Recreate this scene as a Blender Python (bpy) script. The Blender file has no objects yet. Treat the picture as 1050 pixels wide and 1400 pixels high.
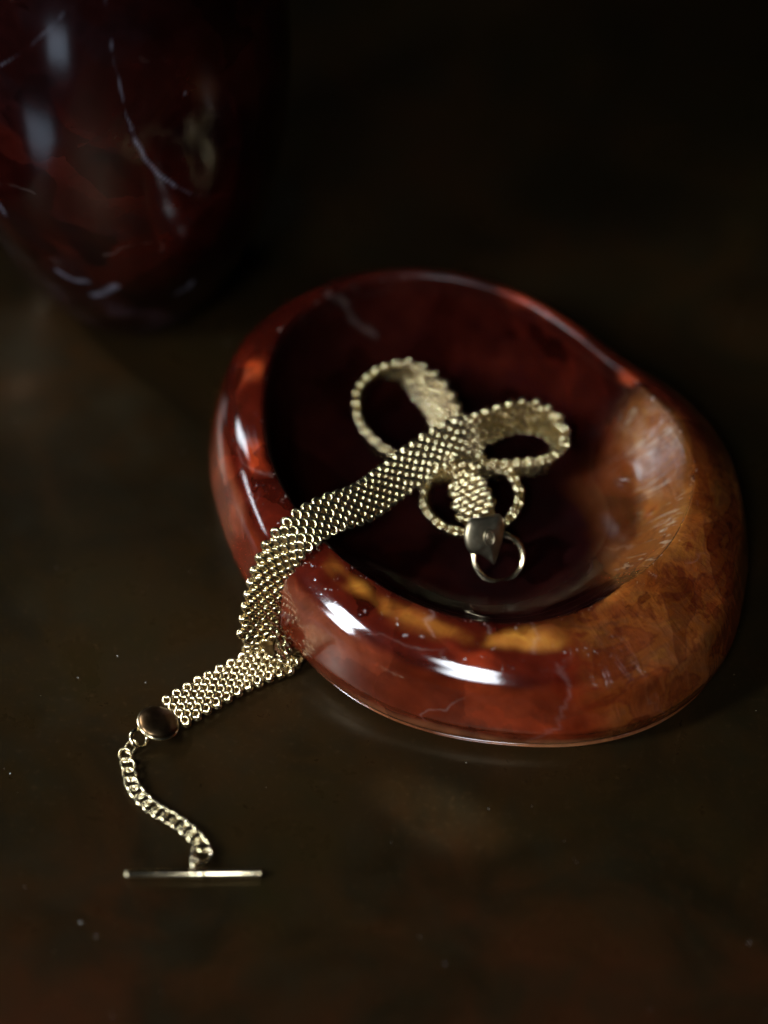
import bpy, math, random
import numpy as np
from mathutils import Vector, Matrix

# ------------------------------------------------------------------ units: everything below is written in centimetres
CM = 0.01
rng = np.random.default_rng(7)
random.seed(7)
scene = bpy.context.scene
COL = scene.collection

# ------------------------------------------------------------------ camera
cam_d = bpy.data.cameras.new('camera')
cam = bpy.data.objects.new('camera', cam_d); COL.objects.link(cam)
cam.location = (0.0, -35.353 * CM, 43.132 * CM)
cam.rotation_euler = (math.radians(40.0), 0, 0)
cam_d.sensor_fit = 'VERTICAL'; cam_d.sensor_height = 36.0; cam_d.sensor_width = 27.0
cam_d.lens = 106.07
cam_d.clip_start = 0.01; cam_d.clip_end = 20.0
cam_d.dof.use_dof = True
cam_d.dof.focus_distance = 53.2 * CM
cam_d.dof.aperture_fstop = 4.6
cam_d.dof.aperture_blades = 0
scene.camera = cam

# ------------------------------------------------------------------ world (a dark room)
world = bpy.data.worlds.new('World'); scene.world = world; world.use_nodes = True
wb = world.node_tree.nodes['Background']
wb.inputs['Color'].default_value = (0.55, 0.75, 1.0, 1); wb.inputs['Strength'].default_value = 0.004

# ------------------------------------------------------------------ daylight from the windows, plus lamps added for vase and table
def area_lamp(name, loc, target, sx, sy, power, color, spread=180):
    d = bpy.data.lights.new(name, 'AREA'); d.shape = 'RECTANGLE'
    d.size = sx * CM; d.size_y = sy * CM; d.energy = power; d.color = color
    d.spread = math.radians(spread)
    o = bpy.data.objects.new(name, d); COL.objects.link(o)
    o.location = Vector(loc) * CM
    o.rotation_euler = (Vector(target) - Vector(loc)).to_track_quat('-Z', 'Y').to_euler()
    return o
def sky_dir(az, el, d):
    a, b = math.radians(az), math.radians(el)
    return (d * math.cos(b) * math.cos(a), d * math.cos(b) * math.sin(a), d * math.sin(b))
KA, KB, KC, KD, SH = .25, .32, 2.8, .020, 1.0
DAY = (0.84, 0.92, 1.0)
area_lamp('window_or_added_light', sky_dir(-106, 45, 85), (-3, -8.5, 0), 30, 25, KA, DAY, 22)
area_lamp('window_or_added_light', sky_dir(-157, 36, 85), (-1.5, -5.0, 0), 13, 28, KB, DAY, 27)
area_lamp('window_or_added_light', sky_dir(142, 24, 85), (-2, 0, 1), 16, 26, KC, DAY)
area_lamp('window_or_added_light', sky_dir(165, 17, 85), (-2, 0, 1), 20, 6, .75, DAY)
area_lamp('window_or_added_light', sky_dir(-141, -35, 85), (-5, 6, 6), 22, 14, KD, (.62, .78, 1.0), 60)  # added lamp below table level, only for the bluish sheen on the vase
area_lamp('window_or_added_light', sky_dir(-122, -12, 85), (-5, 6, 8), 18, 14, KD * 1.6, (.62, .78, 1.0), 60)  # second added low lamp, for the sheen near the vase top
def added_spot(az, el, target, deg, power):
    """a narrow spot lamp, added to lay a patch of light on the table"""
    d = bpy.data.lights.new('added_spot_light', 'SPOT'); d.energy = power; d.spot_size = math.radians(deg); d.spot_blend = 1.0
    d.color = (1.0, .95, .85); d.shadow_soft_size = .002
    o = bpy.data.objects.new('added_spot_light', d); COL.objects.link(o)
    p = Vector(target) + Vector(sky_dir(az, el, 85)); o.location = p * CM
    o.rotation_euler = (Vector(target) - p).to_track_quat('-Z', 'Y').to_euler()
added_spot(148, 30, (.95, -5.95, 0), 1.05, 105 * SH)
added_spot(150, 34, (-4.0, -3.0, 0), 3.4, 26 * SH)
added_spot(150, 34, (-6.6, 4.2, 0), 3.0, 30 * SH)

scene.view_settings.view_transform = 'Standard'
scene.view_settings.look = 'None'
scene.view_settings.exposure = -0.28
scene.view_settings.gamma = 1.0
scene.render.engine = 'CYCLES'
scene.cycles.use_denoising = True
scene.cycles.max_bounces = 10
scene.cycles.blur_glossy = 0.3
scene.cycles.sample_clamp_indirect = 6.0

# ------------------------------------------------------------------ helpers
def mesh_obj(name, verts, faces, mat=None, parent=None, smooth=True):
    me = bpy.data.meshes.new(name)
    v = np.asarray(verts, dtype=float) * CM
    me.from_pydata(v.tolist(), [], [tuple(int(i) for i in f) for f in faces])
    me.validate(); me.update()
    if smooth:
        me.polygons.foreach_set('use_smooth', [True] * len(me.polygons))
    if mat: me.materials.append(mat)
    o = bpy.data.objects.new(name, me); COL.objects.link(o)
    if parent: o.parent = parent
    return o

def tag(o, label=None, cat=None, group=None, kind=None):
    for k, v in (('label', label), ('category', cat), ('group', group), ('kind', kind)):
        if v: o[k] = v
    return o

def grid_faces(nu, nv, wrap_u=False, wrap_v=False, off=0):
    """vertex index = i*nv + j"""
    F = []
    for i in range(nu if wrap_u else nu - 1):
        a = i; b = (i + 1) % nu
        for j in range(nv if wrap_v else nv - 1):
            c = j; d = (j + 1) % nv
            F.append((off + a * nv + c, off + b * nv + c, off + b * nv + d, off + a * nv + d))
    return F

def catmull(P, n_per=20, closed=False):
    P = np.asarray(P, float)
    n = len(P)
    if closed: idx = lambda i: P[i % n]
    else: idx = lambda i: P[i] if 0 <= i < n else (2 * P[0] - P[1] if i < 0 else 2 * P[-1] - P[-2])
    out = []
    for i in range(n if closed else n - 1):
        p0, p1, p2, p3 = idx(i - 1), idx(i), idx(i + 1), idx(i + 2)
        for k in range(n_per):
            t = k / n_per
            out.append(0.5 * ((2 * p1) + (-p0 + p2) * t + (2 * p0 - 5 * p1 + 4 * p2 - p3) * t * t + (-p0 + 3 * p1 - 3 * p2 + p3) * t ** 3))
    if not closed: out.append(P[-1])
    return np.array(out)

def torus(rx, ry, r, nu, nv, bend=0.0, squash=1.0):
    """oval ring in the local xy plane; bend lifts its two ends into a saddle"""
    V = []
    for i in range(nu):
        a = 2 * math.pi * i / nu
        cx, cy = rx * math.cos(a), ry * math.sin(a)
        nx, ny = math.cos(a) / rx, math.sin(a) / ry
        l = math.hypot(nx, ny); nx /= l; ny /= l
        for j in range(nv):
            b = 2 * math.pi * j / nv
            V.append((cx + nx * r * math.cos(b), cy + ny * r * math.cos(b), squash * r * math.sin(b) + bend * math.cos(2 * a)))
    return np.array(V), grid_faces(nu, nv, True, True)

def frame(o, X, Y, Z, P):
    m = Matrix(((X[0], Y[0], Z[0], P[0] * CM), (X[1], Y[1], Z[1], P[1] * CM), (X[2], Y[2], Z[2], P[2] * CM), (0, 0, 0, 1)))
    o.matrix_local = m

def unit(v):
    v = np.asarray(v, float); return v / (np.linalg.norm(v) + 1e-12)

def sstep(a, b, x):
    t = np.clip((x - a) / (b - a), 0, 1); return t * t * (3 - 2 * t)

def wobble(p, f, seed):
    """cheap smooth 3D noise, about -1..1"""
    r = np.random.default_rng(seed); out = 0
    amp = 1.0; tot = 0
    for o in range(3):
        for k in range(4):
            d = r.normal(size=3); d /= np.linalg.norm(d)
            out = out + amp * np.sin((p @ d) * f * (2 ** o) * r.uniform(.7, 1.3) + r.uniform(0, 6.28)); 
        tot += amp * 2.0; amp *= .55
    return out / tot

# node helper
class NT:
    def __init__(self, name):
        self.m = bpy.data.materials.new(name); self.m.use_nodes = True
        self.t = self.m.node_tree; self.n = self.t.nodes
        self.b = self.n['Principled BSDF']
    def new(self, typ, **kw):
        x = self.n.new(typ)
        for k, v in kw.items():
            if k in x.inputs.keys() and not hasattr(type(x), k): self.put(x.inputs[k], v)
            else: setattr(x, k, v)
        return x
    def put(self, sock, v):
        if hasattr(v, 'is_output'): self.t.links.new(v, sock)
        else: sock.default_value = v
    def noise(self, vec, scale, detail=4, rough=.55, dist=0.0):
        x = self.n.new('ShaderNodeTexNoise'); self.t.links.new(vec, x.inputs['Vector'])
        x.inputs['Scale'].default_value = scale; x.inputs['Detail'].default_value = detail
        x.inputs['Roughness'].default_value = rough; x.inputs['Distortion'].default_value = dist
        return x.outputs['Fac']
    def ramp(self, fac, stops):
        x = self.n.new('ShaderNodeValToRGB'); self.t.links.new(fac, x.inputs['Fac'])
        e = x.color_ramp.elements
        while len(e) < len(stops): e.new(.5)
        for q, (p, c) in zip(e, stops):
            q.position = p; q.color = (c, c, c, 1) if not isinstance(c, tuple) else (*c, 1)
        return x.outputs['Color']
    def math(self, op, a, b=None, clamp=False):
        x = self.n.new('ShaderNodeMath'); x.operation = op; x.use_clamp = clamp
        self.put(x.inputs[0], a)
        if b is not None: self.put(x.inputs[1], b)
        return x.outputs[0]
    def mix(self, fac, a, b, blend='MIX'):
        x = self.n.new('ShaderNodeMix'); x.data_type = 'RGBA'; x.blend_type = blend
        self.put(x.inputs['Factor'], fac)
        for s, v in ((x.inputs[6], a), (x.inputs[7], b)):
            if isinstance(v, tuple): s.default_value = (*v, 1)
            else: self.t.links.new(v, s)
        return x.outputs[2]
    def bump(self, h, strength, dist, normal=None):
        x = self.n.new('ShaderNodeBump'); self.t.links.new(h, x.inputs['Height'])
        x.inputs['Strength'].default_value = strength; x.inputs['Distance'].default_value = dist
        if normal: self.t.links.new(normal, x.inputs['Normal'])
        return x.outputs['Normal']
    def set(self, **kw):
        for k, v in kw.items():
            s = self.b.inputs[k.replace('_', ' ')]
            if hasattr(v, 'is_output'): self.t.links.new(v, s)
            elif isinstance(v, tuple) and len(v) == 3 and s.type == 'RGBA': s.default_value = (*v, 1)
            else: s.default_value = v
    def obj(self):
        x = self.n.new('ShaderNodeTexCoord'); return x.outputs['Object']
    def attr(self, name):
        x = self.n.new('ShaderNodeAttribute'); x.attribute_name = name; return x

# ------------------------------------------------------------------ materials
def mat_table():
    k = NT('patinated_bronze_table'); o = k.obj()
    n1 = k.noise(o, 14, 6, .6); n2 = k.noise(o, 90, 5, .6, .4); n3 = k.noise(o, 900, 2, .5)
    n4 = k.noise(o, 34, 5, .65, .8)
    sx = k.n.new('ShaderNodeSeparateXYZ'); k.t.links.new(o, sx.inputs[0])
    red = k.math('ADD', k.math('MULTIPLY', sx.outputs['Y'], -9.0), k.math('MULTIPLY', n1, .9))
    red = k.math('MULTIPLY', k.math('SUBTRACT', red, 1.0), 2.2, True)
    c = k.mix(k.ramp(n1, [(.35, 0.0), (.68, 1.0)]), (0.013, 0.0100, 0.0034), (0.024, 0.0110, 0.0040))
    c = k.mix(red, c, (.034, .0105, .0045))  # warm glow towards the front, put into the table colour
    c = k.mix(k.ramp(n4, [(.42, 0.0), (.62, .9)]), c, (0.0070, 0.0052, 0.0022))
    c = k.mix(k.ramp(n2, [(.45, 0.0), (.75, .6)]), c, (0.010, 0.0085, 0.004))
    c = k.mix(k.ramp(n3, [(.58, 0.0), (.72, .5)]), c, (0.034, 0.021, 0.009))
    r = k.math('ADD', k.math('MULTIPLY', k.ramp(n2, [(.3, 0.0), (.75, 1.0)]), .14), k.math('ADD', k.math('MULTIPLY', k.ramp(n4, [(.3, 0.0), (.7, 1.0)]), .14), .20))
    c = k.mix(1.0, c, (.66, .58, .50), 'MULTIPLY')
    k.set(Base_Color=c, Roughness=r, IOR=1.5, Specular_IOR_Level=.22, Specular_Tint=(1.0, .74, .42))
    h = k.math('ADD', k.math('MULTIPLY', n2, .5), k.math('MULTIPLY', n3, .25))
    k.set(Normal=k.bump(h, .12, .0006))
    return k.m

def mat_stone(name, rough=.07, sss=.25, vcol=(.42, .33, .29), vamt=.25, spec=.5, radius=(.004, .0012, .0004)):
    k = NT(name); o = k.obj()
    col = k.attr('stone').outputs['Color']
    fib = k.attr('fibre').outputs['Fac']
    vein = k.attr('vein').outputs['Fac']
    n1 = k.noise(o, 55, 7, .62, 1.2); n2 = k.noise(o, 260, 5, .6, .6)
    c = k.mix(k.ramp(n1, [(.36, .55), (.62, 0.0)]), col, k.mix(1.0, col, (.42, .22, .18), 'MULTIPLY'))
    c = k.mix(k.ramp(n2, [(.52, 0.0), (.78, .35)]), c, k.mix(1.0, col, (1.9, 1.7, 1.5), 'MULTIPLY'))
    # translucent fracture plates with crisp edges
    wn = k.n.new('ShaderNodeTexNoise'); wn.inputs['Scale'].default_value = 45; wn.inputs['Detail'].default_value = 5
    k.t.links.new(o, wn.inputs['Vector'])
    ws = k.n.new('ShaderNodeVectorMath'); ws.operation = 'SCALE'; ws.inputs['Scale'].default_value = .03
    wa = k.n.new('ShaderNodeVectorMath'); wa.operation = 'ADD'
    k.t.links.new(wn.outputs['Color'], ws.inputs[0]); k.t.links.new(o, wa.inputs[0]); k.t.links.new(ws.outputs[0], wa.inputs[1])
    vp = k.n.new('ShaderNodeTexVoronoi'); vp.inputs['Scale'].default_value = 75; k.t.links.new(wa.outputs[0], vp.inputs['Vector'])
    sp = k.n.new('ShaderNodeSeparateColor'); k.t.links.new(vp.outputs['Color'], sp.inputs[0])
    c = k.mix(k.ramp(sp.outputs[0], [(.55, 0.0), (.95, .75)]), c, k.mix(1.0, c, (.30, .20, .18), 'MULTIPLY'))
    c = k.mix(k.ramp(sp.outputs[1], [(.78, 0.0), (.84, .6)]), c, k.mix(1.0, c, (1.5, 1.2, 1.0), 'MULTIPLY'))
    # ribs running down the broken-polish flank
    rs = k.attr('rib_uv').outputs['Vector']
    rib = k.noise(rs, 1.0, 7, .62, 1.4)
    c = k.mix(k.math('MULTIPLY', k.ramp(rib, [(.40, 1.0), (.56, 0.0)]), k.math('MULTIPLY', fib, .55)), c, k.mix(1.0, c, (.45, .30, .24), 'MULTIPLY'))
    c = k.mix(k.math('MULTIPLY', k.ramp(rib, [(.54, 0.0), (.70, 1.0)]), k.math('MULTIPLY', fib, .22)), c, (.24, .085, .025))
    prl = k.attr('pearl').outputs['Fac']
    ly = k.n.new('ShaderNodeVectorMath'); ly.operation = 'MULTIPLY'; ly.inputs[1].default_value = (.22, 1.5, .6); k.t.links.new(rs, ly.inputs[0])
    lay_n = k.noise(ly.outputs[0], .8, 5, .6, .5)
    lay_c = k.ramp(lay_n, [(.30, (.10, .016, .006)), (.40, (.34, .075, .012)), (.455, (.16, .030, .009)), (.50, (.44, .13, .018)), (.55, (.30, .105, .030)), (.62, (.50, .20, .03)), (.68, (.20, .05, .012))])
    c = k.mix(k.math('MULTIPLY', fib, .38), c, k.mix(1.0, lay_c, (.55, .50, .50), 'MULTIPLY'))
    c = k.mix(k.math('MULTIPLY', prl, .45), c, lay_c)
    fz = k.math('ADD', fib, k.math('MULTIPLY', prl, .7), True)
    wb2 = k.n.new('ShaderNodeVectorMath'); wb2.operation = 'SCALE'; wb2.inputs['Scale'].default_value = .02
    k.t.links.new(wn.outputs['Color'], wb2.inputs[0])
    wc = k.n.new('ShaderNodeVectorMath'); wc.operation = 'ADD'; k.t.links.new(o, wc.inputs[0]); k.t.links.new(wb2.outputs[0], wc.inputs[1])
    v3 = k.n.new('ShaderNodeTexVoronoi'); v3.inputs['Scale'].default_value = 95; k.t.links.new(wc.outputs[0], v3.inputs['Vector'])
    s3_ = k.n.new('ShaderNodeSeparateColor'); k.t.links.new(v3.outputs['Color'], s3_.inputs[0])
    c = k.mix(k.math('MULTIPLY', fz, k.ramp(s3_.outputs[0], [(.35, 0.0), (.9, .7)])), c, k.mix(1.0, c, (.45, .28, .22), 'MULTIPLY'))
    v4 = k.n.new('ShaderNodeTexVoronoi'); v4.feature = 'DISTANCE_TO_EDGE'; v4.inputs['Scale'].default_value = 95; k.t.links.new(wc.outputs[0], v4.inputs['Vector'])
    lines = k.math('MULTIPLY', k.ramp(v4.outputs['Distance'], [(0.0, 1.0), (.035, 0.0)]), k.ramp(k.noise(o, 120, 2), [(.48, 0.0), (.58, 1.0)]))
    c = k.mix(k.math('MULTIPLY', k.math('MULTIPLY', fz, lines), .55), c, (.05, .010, .005))
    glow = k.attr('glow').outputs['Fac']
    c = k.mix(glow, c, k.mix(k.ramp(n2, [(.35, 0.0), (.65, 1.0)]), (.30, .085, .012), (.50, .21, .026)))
    c = k.mix(k.math('MULTIPLY', k.ramp(rib, [(.42, 1.0), (.52, 0.0)]), k.math('MULTIPLY', prl, .7)), c, (.20, .065, .014))
    c = k.mix(k.math('MULTIPLY', k.ramp(rib, [(.55, 0.0), (.66, 1.0)]), k.math('MULTIPLY', prl, .6)), c, (.46, .39, .31))
    # chipped, frosted specks along the worn edges
    chip = k.math('MULTIPLY', k.attr('edge').outputs['Fac'], k.ramp(k.noise(o, 700, 3, .6), [(.64, 0.0), (.70, 1.0)]))
    c = k.mix(k.math('MULTIPLY', chip, .42), c, (.50, .40, .36))
    # pale healed cracks and specks
    vo = k.n.new('ShaderNodeTexVoronoi'); vo.feature = 'DISTANCE_TO_EDGE'; vo.inputs['Scale'].default_value = 34
    wv = k.n.new('ShaderNodeVectorMath'); wv.operation = 'ADD'
    nz = k.n.new('ShaderNodeTexNoise'); nz.inputs['Scale'].default_value = 60; nz.inputs['Detail'].default_value = 4
    k.t.links.new(o, nz.inputs['Vector'])
    sc = k.n.new('ShaderNodeVectorMath'); sc.operation = 'SCALE'; sc.inputs['Scale'].default_value = .022
    k.t.links.new(nz.outputs['Color'], sc.inputs[0]); k.t.links.new(o, wv.inputs[0]); k.t.links.new(sc.outputs[0], wv.inputs[1])
    k.t.links.new(wv.outputs[0], vo.inputs['Vector'])
    crack = k.math('MULTIPLY', k.ramp(vo.outputs['Distance'], [(0.0, 1.0), (.014, 0.0)]), k.ramp(k.noise(o, 70, 2), [(.54, 0.0), (.64, 1.0)]))
    crack = k.math('MULTIPLY', crack, k.math('SUBTRACT', .12, k.math('MULTIPLY', k.attr('matte').outputs['Fac'], .12), True))
    c = k.mix(crack, c, (.42, .30, .26))
    vn = k.math('MULTIPLY', vein, k.ramp(k.noise(o, 300, 3), [(.25, .5), (.6, 1.0)]), True)
    c = k.mix(k.math('MULTIPLY', vn, vamt), c, vcol)
    smg = k.math('MULTIPLY', k.ramp(k.noise(o, 38, 5, .7, 1.0), [(.45, 0.0), (.75, 1.0)]), .025)
    rough = k.math('ADD', smg, rough)
    rough = k.math('ADD', rough, k.math('MULTIPLY', k.attr('matte').outputs['Fac'], .30))
    k.set(Specular_IOR_Level=k.math('SUBTRACT', spec, k.math('MULTIPLY', k.attr('matte').outputs['Fac'], .5), True))
    rr = k.math('ADD', k.math('MULTIPLY', fib, .13), k.math('ADD', rough, k.math('MULTIPLY', n2, .04)))
    k.set(Base_Color=c, Roughness=rr, IOR=1.54, Subsurface_Weight=sss, Subsurface_Radius=radius, Subsurface_Scale=1.0)
    # fibrous relief where the polish is broken, hairline pits elsewhere
    hh = k.math('ADD', k.math('MULTIPLY', rib, fib), k.math('MULTIPLY', crack, -.25))
    hh = k.math('ADD', hh, k.math('MULTIPLY', rib, k.math('MULTIPLY', prl, .4)))
    hh = k.math('ADD', hh, k.math('MULTIPLY', chip, -.35))
    hh = k.math('ADD', hh, k.math('MULTIPLY', n1, .10))
    k.set(Normal=k.bump(hh, .4, .0007))
    return k.m

def mat_metal(name, c, rough, var=.1, scale=300, dark=None):
    k = NT(name); o = k.n.new('ShaderNodeNewGeometry').outputs['Position']
    n = k.noise(o, scale, 4, .6)
    col = k.mix(k.ramp(n, [(.35, 0.0), (.7, 1.0)]), tuple(x * .72 for x in c), c) if dark is None else k.mix(k.ramp(n, [(.35, 0.0), (.7, 1.0)]), dark, c)
    tn = k.noise(o, 130, 4, .7)
    col = k.mix(k.ramp(tn, [(.48, 0.0), (.72, .75)]), col, k.mix(1.0, col, (.42, .34, .24), 'MULTIPLY'))
    k.set(Base_Color=col, Metallic=1.0, Roughness=k.math('ADD', k.math('MULTIPLY', n, var), rough))
    return k.m

M_TABLE = mat_table()
M_BOWL = mat_stone('polished_agate', .05, .14)
M_VASE = mat_stone('polished_jasper', .13, .05, (.40, .40, .50), .6, spec=.34)
M_GOLD = mat_metal('worn_gold', (.93, .77, .45), .15, .14, 900)
M_CORE = mat_metal('tarnished_gold', (.11, .066, .024), .42, .1, 700)
M_STEEL = mat_metal('pale_gold', (.84, .69, .44), .10, .12, 500)
M_PLATE = mat_metal('grey_gold_plate', (.42, .35, .23), .30, .14, 600)
M_DARKCAP = mat_metal('dark_bronze_cap', (.13, .08, .04), .26, .12, 600)
k = NT('lint'); k.set(Base_Color=(.55, .52, .47), Roughness=.9); M_DUST = k.m

# ------------------------------------------------------------------ the table
tv = [(x, y, z) for z in (0, -3.2) for x, y in ((-10.5, -40), (90, -40), (90, 90), (-10.5, 90))]  # unseen left edge cut short so the added low lamps reach the vase
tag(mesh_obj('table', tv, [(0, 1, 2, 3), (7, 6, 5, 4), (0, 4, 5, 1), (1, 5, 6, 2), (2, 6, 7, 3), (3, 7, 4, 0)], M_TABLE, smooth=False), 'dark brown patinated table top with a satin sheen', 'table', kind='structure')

# ------------------------------------------------------------------ the bowl
INNER = [(-2.19, 2.19, 2.16), (-2.20, 1.20, 2.16), (-2.01, 0.26, 2.12), (-1.63, -0.65, 2.08), (-0.97, -1.58, 2.04), (-0.32, -2.26, 2.00), (0.44, -2.83, 1.96), (1.46, -3.22, 1.92), (2.60, -3.25, 1.88), (3.50, -2.93, 1.88), (4.42, -2.24, 1.88), (5.19, -1.28, 1.92), (5.57, -0.29, 1.96), (5.52, 0.63, 2.00), (5.20, 1.36, 2.08), (4.64, 2.13, 2.12), (4.06, 2.70, 2.16), (3.28, 3.54, 2.20), (2.48, 4.20, 2.24), (1.59, 4.59, 2.28), (0.48, 4.78, 2.32), (-0.48, 4.59, 2.32), (-1.30, 4.13, 2.32), (-1.91, 3.32, 2.24)]
OUTER = [(-3.09, 3.11, 1.36), (-3.24, 2.17, 1.27), (-3.20, 1.25, 1.19), (-3.01, 0.23, 0.94), (-2.70, -0.69, 0.68), (-2.24, -1.65, 0.51), (-1.63, -2.55, 0.38), (-0.97, -3.33, 0.34), (-0.06, -4.02, 0.30), (0.96, -4.43, 0.26), (2.23, -4.63, 0.26), (3.25, -4.67, 0.26), (4.28, -4.46, 0.30), (5.06, -4.08, 0.38), (5.73, -3.46, 0.51), (6.18, -2.68, 0.77), (6.49, -1.39, 1.02), (6.65, -0.06, 1.27), (6.53, 1.03, 1.44), (6.21, 1.77, 1.62), (5.65, 2.59, 1.68), (4.85, 3.07, 1.84), (4.17, 3.34, 2.00), (3.23, 4.00, 2.12), (2.42, 4.59, 2.20), (1.60, 5.01, 2.24), (0.28, 5.15, 2.28), (-0.90, 4.84, 2.24), (-1.73, 4.49, 2.00), (-2.56, 3.90, 1.68)]
BC = np.array([1.64, 0.37])
def polar(L):
    L = np.array(L); d = L[:, :2] - BC
    th = np.degrees(np.arctan2(d[:, 1], d[:, 0])) % 360
    o = np.argsort(th)
    return th[o], np.hypot(d[o, 0], d[o, 1]), L[o, 2]
NT_ = 720
TH = np.arange(NT_) * 360.0 / NT_
def periodic(th, v, sig):
    x = np.interp(TH, np.concatenate([th - 360, th, th + 360]), np.concatenate([v, v, v]))
    kk = np.exp(-.5 * (np.minimum(np.arange(NT_), NT_ - np.arange(NT_)) * 360 / NT_ / sig) ** 2); kk /= kk.sum()
    return np.real(np.fft.ifft(np.fft.fft(x) * np.fft.fft(kk)))
ti, ri, zi = polar(INNER); to, ro, zo = polar(OUTER)
RI = periodic(ti, ri, 5); ZI = periodic(ti, zi, 8)
RO = periodic(to, ro, 5); ZO = periodic(to, zo, 8)
def bump_at(c, w):       # smooth weight over the angle round the bowl
    d = (TH - c + 180) % 360 - 180
    return np.exp(-(d / w) ** 2)
def arc(a, b, soft=8):
    d = (TH - (a + b) / 2 + 180) % 360 - 180; h = ((b - a) % 360) / 2
    return 1 - sstep(h - soft, h + soft, np.abs(d))
SHO = arc(285, 400, 14)                    # sloping shoulder on the right side
BACK = arc(50, 140, 14)                    # thin lip at the back
W = np.maximum(RO - RI, .35)
WB = W + .25 * BACK
Rb = RI + WB                                # body bulge
prof = []
def ring(r, z, s): prof.append((r * np.ones(NT_), z * np.ones(NT_), s))
ring(0.01 * RI, .42, 0.0)
ring(.22 * RI, .44, .15)
STEEP = arc(35, 200, 18)
def wall(a, b, za_, zb_, s): ring((a + (b - a) * STEEP) * RI, za_ + (zb_ - za_) * STEEP, s)
wall(.42, .50, .50, .46, .30)
wall(.60, .72, .68, .54, .45)
wall(.76, .855, .50 * ZI, .36 * ZI, .60)
wall(.88, .925, .73 * ZI, .60 * ZI, .75)
wall(.955, .967, .89 * ZI, .82 * ZI, .88)
ring(.988 * RI, ZI - .09, .96)
ring(RI, ZI - .015, 1.0)
ring(RI + .05, ZI + .025, 1.03)
DROP = .62 * ZI
def side(u, s, extra=0.0):
    d = DROP * (1 - (1 - u ** 2.1) ** (1 / 2.1))
    ring(RI + u * WB, ZI + .03 * (1 - u) - d - extra * SHO, s)
side(.28, 1.2, .02); side(.50, 1.4, .06); side(.70, 1.6, .06); side(.87, 1.8, .03); side(1.0, 2.0)
ring(Rb + .0, .26 * ZI, 2.2)
ring(Rb - .05, .13 * ZI, 2.4)
ring(Rb - .18, .05, 2.6)
ring(Rb - .36, 0.0, 2.8)
ring(.5 * Rb, 0.0, 3.0)
ring(0.01 * Rb, 0.0, 3.2)
R_ = np.array([p[0] for p in prof]); Z_ = np.array([p[1] for p in prof]); S_ = np.array([p[2] for p in prof])
A = np.stack([R_, Z_, np.repeat(S_[:, None], NT_, 1)], -1)
NP = 11
A = catmull(A, NP)                        # (n, NT_, 3)
rr, zz, ss = A[..., 0], A[..., 1], A[..., 2]
zz = np.maximum(zz, 0.0)
thg = np.radians(TH)[None, :] * np.ones_like(rr)
BV = np.stack([BC[0] + rr * np.cos(thg), BC[1] + rr * np.sin(thg), zz], -1)
shape = BV.shape[:2]
BVf = BV.reshape(-1, 3)
# hand-cut unevenness of the stone
nb = wobble(BVf, .9, 3)[:, None]
uneven = sstep(.12, .5, BVf[:, 2])[:, None]
outv = np.stack([np.cos(thg).ravel(), np.sin(thg).ravel(), np.zeros(thg.size)], -1)
BVf = BVf + outv * nb * .035 * uneven
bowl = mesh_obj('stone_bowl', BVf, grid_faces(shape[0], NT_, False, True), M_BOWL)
# colour zones of the agate and painted shade of the hollow, laid out round the bowl (angle) and over its section (s)
T2 = np.degrees(thg).ravel(); s2 = ss.ravel()
nA = wobble(BVf, 1.6, 11); nB = wobble(BVf, 4.5, 12); nC = wobble(BVf, 11, 13)
T3 = T2 + 5 * nA + 2.2 * nB; s3 = s2 + .07 * nA + .035 * nB
def za(a, b, soft=6, T=T3):
    d = (T - (a + b) / 2 + 180) % 360 - 180; h = ((b - a) % 360) / 2
    return 1 - sstep(h - soft, h + soft, np.abs(d))
def zs(a, b, soft=.08, s=s3):
    return sstep(a - soft, a + soft, s) * (1 - sstep(b - soft, b + soft, s))
def lay(base, c, m, amt=1.0):
    m = (np.clip(m, 0, 1) * amt)[:, None]; return base * (1 - m) + np.array(c)[None] * m
c = np.tile(np.array([.055, .006, .003]), (len(BVf), 1))
c = lay(c, (.010, .0025, .0015), zs(-1, .60, .30, s2 + .05 * nA), .95)                       # dark floor, shade of the rim put into the colour
c = lay(c, (.018, .004, .003), zs(.52, .97) * za(100, 325, 15), .85)     # inner walls darkened with painted shade
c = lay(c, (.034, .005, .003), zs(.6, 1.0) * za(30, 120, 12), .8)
c = lay(c, (.11, .012, .005), zs(1.0, 1.55) * za(140, 290, 10), .8)   # red lip
c = lay(c, (.17, .024, .007), zs(1.62, 2.9) * za(150, 300, 12), .85)
c = lay(c, (.22, .068, .034), zs(1.66, 2.9) * za(160, 246, 12) * sstep(-.6, .3, nA), .75)   # brown-red outer wall
c = lay(c, (.42, .17, .07), zs(2.28, 3) * za(235, 310, 12), .7)       # pale foot
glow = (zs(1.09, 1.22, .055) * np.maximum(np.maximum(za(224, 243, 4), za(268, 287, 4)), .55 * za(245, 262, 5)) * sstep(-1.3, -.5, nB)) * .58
c = lay(c, (.50, .20, .04), zs(1.08, 1.24, .07) * np.maximum(za(226, 242, 6), za(269, 286, 5)) * sstep(-.9, -.1, nB), .95)
c = lay(c, (.42, .13, .025), zs(1.06, 1.30, .08) * za(246, 258, 4), .4)
c = lay(c, (.55, .07, .018), zs(1.08, 1.32, .05) * za(176, 186, 3), .9)
c = lay(c, (.50, .06, .018), zs(1.3, 1.5, .05) * za(262, 270, 3), .6)
amber = np.array([.165, .036, .009])
c = lay(c, amber, zs(.98, 2.6) * za(293, 372, 9), .92)               # fibrous amber shoulder
c = lay(c, (.16, .046, .018), zs(1.4, 2.3) * za(300, 330, 8) * sstep(-.3, .4, nB), .6)
c = lay(c, (.27, .085, .012), zs(1.0, 1.9) * za(305, 365, 8) * sstep(0, .6, nA), .6)
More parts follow.
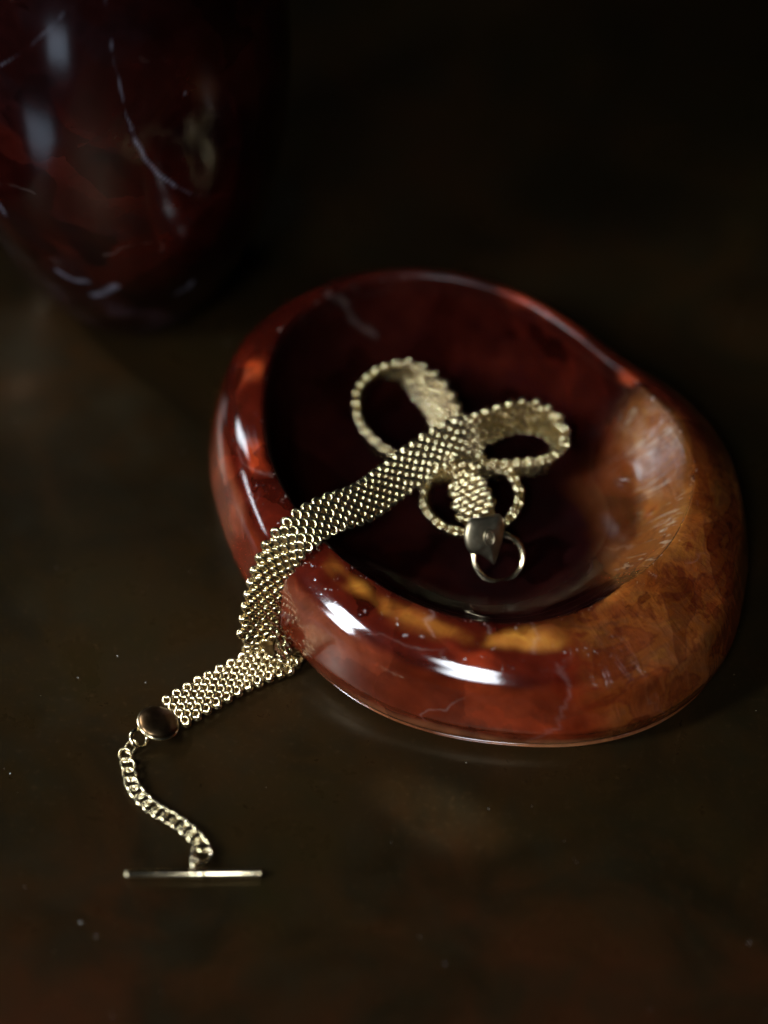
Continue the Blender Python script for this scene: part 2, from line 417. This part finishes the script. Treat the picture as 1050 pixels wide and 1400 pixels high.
c = lay(c, (.46, .20, .04), zs(.97, 1.10, .04) * za(303, 372, 8) * sstep(-.7, .2, nB), .75)
c = lay(c, (.55, .09, .022), zs(1.05, 1.3, .06) * za(148, 154, 3), .8)
c = lay(c, (.17, .028, .012), zs(1.05, 2.0) * za(12, 50, 9), .8)
c = lay(c, (.09, .026, .008), zs(1.35, 2.6) * za(335, 375, 10), .85)
c = lay(c, (.15, .045, .012), zs(.52, .97, .16) * za(-42, 22, 14), .85)
c = lay(c, (.27, .12, .035), zs(.72, .97, .10) * za(-36, 22, 12), .8)  # pale shell-like inner wall
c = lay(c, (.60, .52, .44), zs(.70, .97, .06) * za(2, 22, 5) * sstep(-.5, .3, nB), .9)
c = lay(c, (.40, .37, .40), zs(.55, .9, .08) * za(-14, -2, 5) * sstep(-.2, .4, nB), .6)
c = lay(c, (.42, .06, .02), zs(.62, .9, .05) * za(-8, 0, 2.5) * sstep(-.1, .3, nC), .7)
c = lay(c, (.46, .07, .03), zs(.98, 1.3) * za(52, 80, 6), .85)        # orange-red back lip
c = lay(c, (.60, .10, .03), zs(.95, 1.1, .04) * za(32, 38, 2), .9)
c *= (1 + .22 * nB + .16 * nC)[:, None]
c = np.clip(c * .72, 0.002, 1)
fibre = np.clip(zs(1.02, 2.7) * za(292, 365, 8) * 1.0, 0, 1)
# healed cracks drawn over the section: (angle, s) polylines
vein = np.zeros(len(BVf))
def crack_line(pts, w, amt):
    global vein
    p = catmull(np.array(pts, float), 24)
    X = np.stack([T2 + 1.2 * nC, s2 * 40 + .8 * nB], -1)
    near = (np.abs((X[:, 0] - p[:, 0].mean() + 180) % 360 - 180) < np.ptp(p[:, 0]) / 2 + 8)
    idx = np.where(near)[0]
    q = np.stack([p[:, 0], p[:, 1] * 40], -1)
    dmin = np.full(len(idx), 1e9)
    for a in q:
        dx = (X[idx, 0] - a[0] + 180) % 360 - 180; dy = X[idx, 1] - a[1]
        dmin = np.minimum(dmin, dx * dx + dy * dy)
    vein[idx] = np.maximum(vein[idx], amt * np.exp(-dmin / (w * w)))
crack_line([(124, 1.0), (121, .9), (119, .8), (115, .7)], .6, .35)
crack_line([(176, 1.45), (182, 1.35), (187, 1.05)], .5, .5)
crack_line([(257, 1.02), (256, 1.15), (258, 1.3)], .35, .7)
crack_line([(284, 1.03), (284.5, 1.2), (283, 1.32)], .35, .6)
crack_line([(272, 1.03), (273, 1.12)], .35, .7)
crack_line([(287, 1.45), (288, 1.7), (286, 1.9), (283, 2.2), (279, 2.4)], .4, .35)
def put_attr(o, name, arr, dim):
    me = o.data
    if dim == 3:
        a = me.attributes.new(name, 'FLOAT_COLOR', 'POINT')
        a.data.foreach_set('color', np.concatenate([arr, np.ones((len(arr), 1))], 1).astype(np.float32).ravel())
    else:
        a = me.attributes.new(name, 'FLOAT', 'POINT'); a.data.foreach_set('value', arr.astype(np.float32))
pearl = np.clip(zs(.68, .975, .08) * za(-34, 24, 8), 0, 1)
edge = np.clip(np.exp(-((s2 - 1.02) / .05) ** 2) + .5 * np.exp(-((s2 - 1.35) / .12) ** 2) * za(170, 300), 0, 1)
rib_uv = np.stack([((T2 + 180) % 360 - 180) * .36, s2 * 2.4, nA * 1.6], -1)
matte = np.clip(1.0 * zs(-1, .5, .1, s2) + 1.0 * zs(.4, .93, .05, s2) * za(28, 230, 12) + .7 * zs(.93, 1.01, .03, s2) * za(28, 230, 12) + .8 * zs(1.01, 1.8, .03, s2) * za(40, 125, 12), 0, 1)
put_attr(bowl, 'matte', matte, 1)
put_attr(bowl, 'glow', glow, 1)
put_attr(bowl, 'pearl', pearl, 1); put_attr(bowl, 'edge', edge, 1)
at_ = bowl.data.attributes.new('rib_uv', 'FLOAT_VECTOR', 'POINT'); at_.data.foreach_set('vector', rib_uv.astype(np.float32).ravel())
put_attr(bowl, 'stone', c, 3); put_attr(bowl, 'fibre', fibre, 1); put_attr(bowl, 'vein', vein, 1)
tag(bowl, 'red and amber polished agate bowl holding the gold mesh chain', 'bowl')

# ------------------------------------------------------------------ the vase
VC = np.array([-4.98, 6.95])
pr = catmull(np.array([(0.02, 0), (.9, 0.0), (1.42, 0.02), (1.66, .16), (1.96, .6), (2.42, 1.5), (2.82, 2.7), (3.12, 4.2), (3.26, 5.8), (3.22, 7.4), (2.95, 9.0), (2.45, 10.4), (1.8, 11.5), (1.35, 12.1), (1.15, 12.5), (1.25, 12.9), (1.2, 13.0), (.9, 12.9), (.8, 12.0), (.7, 11.0), (0.02, 10.6)]), 22)
NV = 640
a = np.arange(NV) * 2 * math.pi / NV
VV = np.stack([VC[0] + pr[:, :1] * np.cos(a), VC[1] + pr[:, :1] * np.sin(a), np.maximum(pr[:, 1:2], 0) * np.ones((1, NV))], -1).reshape(-1, 3)
vase = mesh_obj('stone_vase', VV, grid_faces(len(pr), NV, False, True), M_VASE)
nA = wobble(VV, 1.1, 21); nB = wobble(VV, 3.0, 22); nC = wobble(VV, 8, 23)
c = np.tile(np.array([.016, .0030, .0026]), (len(VV), 1))
c = lay(c, (.046, .0055, .003), sstep(-.2, .6, nA), .8)
c = lay(c, (.012, .005, .006), sstep(.1, .7, nB), .6)
c = lay(c, (.09, .05, .07), sstep(2.4, .6, VV[:, 2] + .5 * nA) * sstep(.05, .55, nB), .5)
c *= (1 + .2 * nC)[:, None]
vein = np.zeros(len(VV))
def vase_vein(pts, w, amt):
    global vein
    p = catmull(np.array(pts, float), 30)
    d = np.full(len(VV), 1e9)
    for q in p: d = np.minimum(d, ((VV + .05 * np.stack([nB, nC, nB], -1) - q) ** 2).sum(1))
    vein = np.maximum(vein, amt * np.exp(-d / (w * w)))
VASE_VEINS = []
VASE_VEINS = [([(-4.76, 4.29, 9.75), (-4.72, 4.20, 9.51), (-4.67, 4.07, 9.13), (-4.63, 3.94, 8.51), (-4.59, 3.86, 8.00), (-4.54, 3.76, 7.41), (-4.45, 3.77, 6.97)], 0.02, 0.5), ([(-4.45, 3.77, 6.97), (-4.32, 3.78, 6.53), (-4.16, 3.80, 6.06), (-3.96, 3.87, 5.68), (-3.78, 3.96, 5.39)], 0.034, 0.8), ([(-3.78, 3.96, 5.39), (-3.48, 4.14, 4.97), (-3.23, 4.31, 4.75)], 0.025, 0.35), ([(-6.68, 4.33, 7.95), (-6.24, 4.18, 8.38), (-5.82, 4.10, 8.86), (-5.41, 4.15, 9.31), (-5.09, 4.19, 9.52)], 0.02, 0.4), ([(-6.11, 4.34, 2.85), (-5.82, 4.26, 2.69), (-5.53, 4.18, 2.74)], 0.06, 0.6), ([(-5.47, 4.34, 2.22), (-5.30, 4.28, 2.32), (-5.06, 4.17, 2.59)], 0.08, 0.7), ([(-3.95, 4.58, 2.02), (-3.78, 4.64, 2.05), (-3.69, 4.64, 2.19)], 0.08, 0.5), ([(-7.06, 4.61, 4.29), (-6.99, 4.58, 4.13)], 0.06, 0.5), ([(-3.49, 4.11, 7.48), (-3.45, 4.13, 7.43)], 0.02, 0.5)]
for pts, w, amt in VASE_VEINS: vase_vein(pts, w, amt)
put_attr(vase, 'stone', np.clip(c, .002, 1), 3); put_attr(vase, 'fibre', np.zeros(len(VV)), 1); put_attr(vase, 'vein', vein, 1)
tag(vase, 'tall dark red jasper vase with pale veins standing behind the bowl', 'vase')

# ------------------------------------------------------------------ the gold mesh chain: one jointed thing
chain = bpy.data.objects.new('watch_chain', None); COL.objects.link(chain)
tag(chain, 'gold woven mesh watch chain coiled in the bowl and trailing over its lip', 'chain')
RIB = [(-3.70, -3.88, 0.11, -0.50, 0.66, 0.56), (-3.11, -3.43, 0.11, -0.50, 0.66, 0.56), (-2.48, -3.00, 0.11, -0.50, 0.66, 0.56), (-1.96, -2.73, 0.12, -0.46, 0.68, 0.57), (-1.66, -2.64, 0.22, -0.36, 0.64, 0.67), (-1.67, -2.58, 0.34, -0.32, 0.27, 0.91), (-1.96, -2.58, 0.42, -0.38, 0.08, 0.92), (-2.15, -2.70, 0.52, -0.80, -0.46, 0.38), (-2.23, -2.48, 0.80, -0.87, -0.14, 0.48), (-2.09, -2.18, 1.35, -0.86, -0.06, 0.50), (-1.89, -1.91, 1.90, -0.82, 0.23, 0.53), (-1.58, -1.64, 2.25, -0.73, 0.53, 0.44), (-1.04, -1.11, 2.20, -0.55, 0.64, 0.54), (-0.39, -0.55, 1.90, -0.42, 0.69, 0.58), (0.20, 0.23, 1.65, -0.50, 0.59, 0.63), (0.80, 0.86, 1.60, -0.50, 0.59, 0.63), (1.30, 1.25, 1.60, -0.47, 0.43, 0.77), (1.69, 1.56, 1.45, -0.52, 0.04, 0.85), (2.17, 1.83, 1.45, -0.10, 0.16, 0.98), (2.67, 2.00, 1.40, 0.15, 0.24, 0.96), (3.09, 1.81, 1.35, 0.36, -0.17, 0.92), (3.26, 1.45, 1.25, 0.25, -0.62, 0.74), (3.01, 1.10, 1.10, 0.00, -0.43, 0.90), (2.44, 1.04, 1.00, -0.10, -0.37, 0.92), (1.82, 1.05, 0.95, -0.10, -0.33, 0.94), (1.15, 1.11, 0.90, -0.10, -0.37, 0.92), (0.47, 1.29, 0.90, -0.05, -0.47, 0.88), (-0.10, 1.56, 1.00, 0.10, -0.54, 0.83), (-0.46, 2.09, 1.10, 0.05, -0.64, 0.77), (-0.47, 2.70, 1.20, -0.10, -0.60, 0.79), (-0.14, 3.13, 1.30, 0.05, -0.45, 0.89), (0.39, 3.18, 1.30, 0.36, -0.23, 0.91), (0.91, 2.73, 1.20, 0.76, -0.02, 0.65), (1.20, 2.18, 1.00, 0.78, -0.12, 0.61), (1.46, 1.69, 0.85, 0.72, -0.05, 0.70), (1.88, 1.18, 0.90, 0.10, -0.52, 0.85), (2.31, 0.95, 0.90, 0.05, -0.60, 0.80), (2.47, 0.44, 0.85, 0.00, -0.64, 0.77), (2.25, 0.00, 0.75, 0.00, -0.60, 0.80), (1.74, -0.22, 0.60, 0.00, -0.56, 0.83), (1.11, -0.17, 0.75, -0.10, -0.56, 0.82), (0.76, 0.22, 0.90, -0.10, -0.64, 0.76), (0.85, 0.66, 1.05, -0.10, -0.52, 0.85), (1.21, 0.73, 1.25, 0.10, -0.10, 0.99), (1.46, 0.53, 1.35, 0.74, 0.09, 0.66), (1.58, 0.10, 1.25, 0.92, -0.07, 0.39), (1.75, -0.33, 1.15, 0.99, 0.12, 0.10)]
RIB = np.array(RIB)
RIB[:4, 3:] = unit([-.62, .78, 0.0])
RIB[4, 3:] = unit([-.64, .76, 0.05]); RIB[5, 3:] = unit([-.66, .74, 0.1]); RIB[6, 3:] = unit([-.72, .66, .12]); RIB[7, 3:] = unit([-.86, .48, .12])
fine = catmull(RIB, 40)
L = np.concatenate([[0], np.cumsum(np.linalg.norm(np.diff(fine[:, :3], axis=0), axis=1))])
ROW = .112; WID = .70; NCOL = 7
n_rows = int(L[-1] / ROW)
def rib_at(s):
    P = np.array([np.interp(s, L, fine[:, i]) for i in range(3)])
    W_ = np.array([np.interp(s, L, fine[:, i]) for i in range(3, 6)])
    e_ = .03
    t = np.array([np.interp(s + e_, L, fine[:, i]) - np.interp(s - e_, L, fine[:, i]) for i in range(3)])
    t = unit(t); W_ = unit(W_ - t * (W_ @ t)); return P, t, W_, np.cross(t, W_)
# core strip
cv = []; cs = np.linspace(0, L[-1], n_rows * 2)
hw, ht = WID / 2 - .06, .026
for s in cs:
    P, t, w_, n_ = rib_at(s)
    for u, v in ((-hw, -ht), (hw, -ht), (hw, ht), (-hw, ht)): cv.append(P + w_ * u + n_ * v)
cf = grid_faces(len(cs), 4, False, True) + [(0, 1, 2, 3), tuple(len(cv) - 4 + i for i in (3, 2, 1, 0))]
band = mesh_obj('mesh_band', cv, cf, M_CORE, chain, smooth=False)
# woven links
lv, lf = torus(.068, .086, .040, 12, 6)
link_me = None
links = []
tilt0 = math.radians(19)
for r in range(n_rows):
    s = (r + .5) * ROW
    P, t, w_, n_ = rib_at(s)
    cols = [k_ for k_ in range(NCOL) if (k_ + r) % 2 == 0]
    P2, t2, w2_, n2_ = rib_at(s + .06); P1, t1, w1_, n1_ = rib_at(s - .06)
    bend = (t2 - t1) / .12            # points to the inside of the bend
    for k_ in cols:
        u = (k_ - (NCOL - 1) / 2) * (WID - .15) / (NCOL - 1)
        for side in (1, -1):
            nn = n_ * side
            if nn @ bend > 5.0: continue          # no room for links inside a tight fold
            tilt = tilt0 + rng.normal() * .07
            X = unit(t * math.cos(tilt) + nn * math.sin(tilt)); Z = unit(np.cross(X, w_ * side))
            if Z @ nn < 0: Z = -Z
            Y = np.cross(Z, X)
            links.append((P + w_ * u + nn * .038 + rng.normal(size=3) * .004, X, Y, Z, side, s, nn))
CAMP = np.array([0, -35.353, 43.132])
def size_seen(l):
    v = unit(CAMP - l[0]); return (l[6] @ v)
facing = [i for i, l in enumerate(links) if size_seen(l) > .12]
facing.sort(key=lambda i: -size_seen(links[i]) / np.linalg.norm(CAMP - links[i][0]) + (10 if links[i][5] > 13.2 else 0))
single = set(facing[:300])
first = None
sv, sf = [], []
for i, (P, X, Y, Z, side, s, nn) in enumerate(links):
    if i in single:
        if first is None:
            o = mesh_obj('mesh_link', lv, lf, M_GOLD, band); first = o
        else:
            o = first.copy(); COL.objects.link(o); o.parent = band
        frame(o, X, Y, Z, P)
    else:
        b = len(sv) * len(lv)
        sv.append(P + lv[:, :1] * X + lv[:, 1:2] * Y + lv[:, 2:3] * Z)
        sf.extend(tuple(q + b for q in f) for f in lf)
weave = mesh_obj('woven_links', np.concatenate(sv), sf, M_GOLD, band)
weave['kind'] = 'stuff'
# ---- end plates
def plate(name, outline, thick, dome, mat, parent):
    o2 = catmull(np.array(outline, float), 6, True); n = len(o2); cen = o2.mean(0)
    V = []; rings = [(1.0, -thick / 2), (1.03, 0.0), (.99, thick / 2), (.9, thick / 2 + dome * .35), (.65, thick / 2 + dome * .75), (.3, thick / 2 + dome), (.02, thick / 2 + dome)]
    for f_, z in [(.02, -thick / 2)] + rings:
        for p in o2: V.append((*(cen + (p - cen) * f_), z))
    return mesh_obj(name, V, grid_faces(len(rings) + 1, n, False, True), mat, parent)
shield_outline = [(-.26, .40), (.02, .40), (.30, .40), (.37, .22), (.33, .0), (.25, -.18), (.16, -.36), (.10, -.46), (.0, -.36), (-.14, -.24), (-.30, -.20), (-.40, -.04), (-.38, .20)]
e_ = math.radians(50)
RT = np.array([1, 0, 0.]); UP = np.array([0, math.sin(e_), math.cos(e_)]); TW = np.array([0, -math.cos(e_), math.sin(e_)])
def orient(o, P, z_dir, up_hint):
    Z = unit(z_dir); Y = unit(up_hint - Z * (Z @ up_hint)); X = np.cross(Y, Z); frame(o, X, Y, Z, P)
SHP = (1.83, -0.9, 1.3)
RGP = (2.07, -0.88, 0.75)
sh = plate('end_plate', shield_outline, .07, .05, M_PLATE, chain)
sh['label'] = 'grey gold shield-shaped end plate with a stamped oval'
orient(sh, SHP, TW - .12 * UP + .42 * RT, UP - .18 * RT)
v, f_ = torus(.10, .145, .016, 22, 6)
em = mesh_obj('stamped_oval', v + np.array([.03, .04, .09]), f_, M_PLATE, sh)
pts = [np.array([.055 * math.cos(q) * (1 - .06 * q), .095 * math.sin(q) * (1 - .06 * q)]) for q in np.linspace(.5, 9.5, 34)]
mv, mf = [], []
for i, p in enumerate(pts):
    for j in range(5):
        b = 2 * math.pi * j / 5; mv.append((p[0] * 1.0 + .03 + unit(p)[0] * .009 * math.cos(b), p[1] + .04 + unit(p)[1] * .009 * math.cos(b), .092 + .009 * math.sin(b)))
mesh_obj('monogram', mv, grid_faces(len(pts), 5, False, True), M_PLATE, sh)
v, f_ = torus(.45, .44, .060, 48, 10)
rg = mesh_obj('split_ring', v, f_, M_STEEL, chain)
orient(rg, RGP, TW + .12 * RT - .02 * UP, UP)
# cap at the other end
cap_outline = [(-.30, .18), (-.16, .32), (.08, .36), (.28, .26), (.36, .05), (.30, -.18), (.12, -.33), (-.10, -.36), (-.28, -.24), (-.36, -.02)]
cp = plate('end_cap', cap_outline, .08, .10, M_DARKCAP, chain)
cp['label'] = 'dark domed end cap with a gold edge'
orient(cp, (-3.96, -4.18, .22), np.array([.28, .1, 1.0]), np.array([.2, 1, 0.]))
v, f_ = torus(.35, .36, .035, 40, 8)
cr = mesh_obj('rim', v + np.array([0, 0, -.01]), f_, M_GOLD, cp)
# chain of curb links
CHAIN = [(-4.37, -4.58, 0.14), (-4.50, -4.80, 0.14), (-4.43, -5.07, 0.12), (-4.37, -5.38, 0.12), (-4.23, -5.62, 0.12), (-4.03, -5.85, 0.12), (-3.81, -6.02, 0.12), (-3.60, -6.15, 0.12), (-3.42, -6.30, 0.12), (-3.25, -6.47, 0.12), (-3.12, -6.63, 0.12), (-3.05, -6.79, 0.13)]
cf_ = catmull(np.array(CHAIN), 30)
CL = np.concatenate([[0], np.cumsum(np.linalg.norm(np.diff(cf_, axis=0), axis=1))])
nl = 14
kv, kf = torus(.140, .104, .029, 20, 8)
first = None
for i in range(nl):
    s = CL[-1] * (i + .35) / nl
    P = np.array([np.interp(s, CL, cf_[:, q]) for q in range(3)])
    t = unit([np.interp(s + .05, CL, cf_[:, q]) - np.interp(s - .05, CL, cf_[:, q]) for q in range(3)])
    side = unit(np.cross([0, 0, 1.0], t)); ang = math.radians(22 + random.uniform(-8, 8))
    tt = unit(t * math.cos(.5) + side * math.sin(.5))
    side = unit(np.cross([0, 0, 1.0], tt))
    Y = unit(side * math.cos(ang) + np.array([0, 0, 1.0]) * math.sin(ang)); Z = np.cross(tt, Y)
    if first is None: o = mesh_obj('chain_link', kv, kf, M_GOLD, chain); first = o
    else: o = first.copy(); COL.objects.link(o); o.parent = chain
    frame(o, tt, Y, Z, P)
v, f_ = torus(.16, .16, .04, 28, 8)
o = mesh_obj('jump_ring', v, f_, M_STEEL, chain); orient(o, (-4.28, -4.50, .2), np.array([.5, -.3, .8]), np.array([0, 1, 0.]))
o = mesh_obj('jump_ring', v, f_, M_STEEL, chain); orient(o, (-3.08, -6.88, .17), np.array([.35, -.3, .9]), np.array([0, 1, 0.]))
# the T-bar
bar0, bar1 = np.array([-4.37, -7.25, .10]), np.array([-2.07, -7.22, .10])
def lathe(name, prof_, axis0, axis1, nseg, mat, parent):
    X = unit(axis1 - axis0); Y = unit(np.cross([0, 0, 1.0], X)); Z = np.cross(X, Y)
    V = []
    for r, x in prof_:
        for j in range(nseg):
            b = 2 * math.pi * j / nseg; V.append(axis0 + X * x + (Y * math.cos(b) + Z * math.sin(b)) * r)
    return mesh_obj(name, V, grid_faces(len(prof_), nseg, False, True), mat, parent)
BL = np.linalg.norm(bar1 - bar0)
bar = lathe('toggle_bar', [(.001, 0), (.066, 0), (.079, .012), (.081, .03), (.074, .05), (.074, BL - .05), (.081, BL - .03), (.079, BL - .012), (.066, BL), (.001, BL)], bar0, bar1, 24, M_STEEL, chain)
mid = BL * .53
lathe('collar', [(.075, mid - .13), (.092, mid - .12), (.094, mid - .1), (.088, mid - .02), (.088, mid + .02), (.094, mid + .1), (.092, mid + .12), (.075, mid + .13)], bar0, bar1, 24, M_STEEL, bar)
v, f_ = torus(.20, .13, .034, 26, 8)
o = mesh_obj('bar_loop', v, f_, M_STEEL, bar)
orient(o, tuple(bar0 + (bar1 - bar0) * .50 + np.array([0, .20, .05])), np.array([1.0, .05, .12]), np.array([0, .3, 1.0]))

# ------------------------------------------------------------------ dust on the table
dv, df = [], []
for i in range(110):
    x, y = rng.uniform(-8, 9), rng.uniform(-10, 6)
    r = rng.uniform(.003, .008) * (1.8 if rng.random() < .08 else 1)
    if (x - BC[0]) ** 2 + (y - BC[1]) ** 2 < 27: continue
    b = len(dv)
    q = rng.uniform(0, 6.28); st = rng.uniform(1, 3.0)
    for (px_, py_, pz_) in ((1, 0, 0), (-1, 0, 0), (0, 1, 0), (0, -1, 0), (0, 0, 1)):
        X = px_ * st * r; Y = py_ * r
        dv.append((x + X * math.cos(q) - Y * math.sin(q), y + X * math.sin(q) + Y * math.cos(q), .003 + pz_ * r))
    for t in ((0, 2, 4), (2, 1, 4), (1, 3, 4), (3, 0, 4)): df.append(tuple(b + j for j in t))
tag(mesh_obj('dust', dv, df, M_DUST), 'tiny pale specks of dust scattered on the dark table', 'dust', kind='stuff')
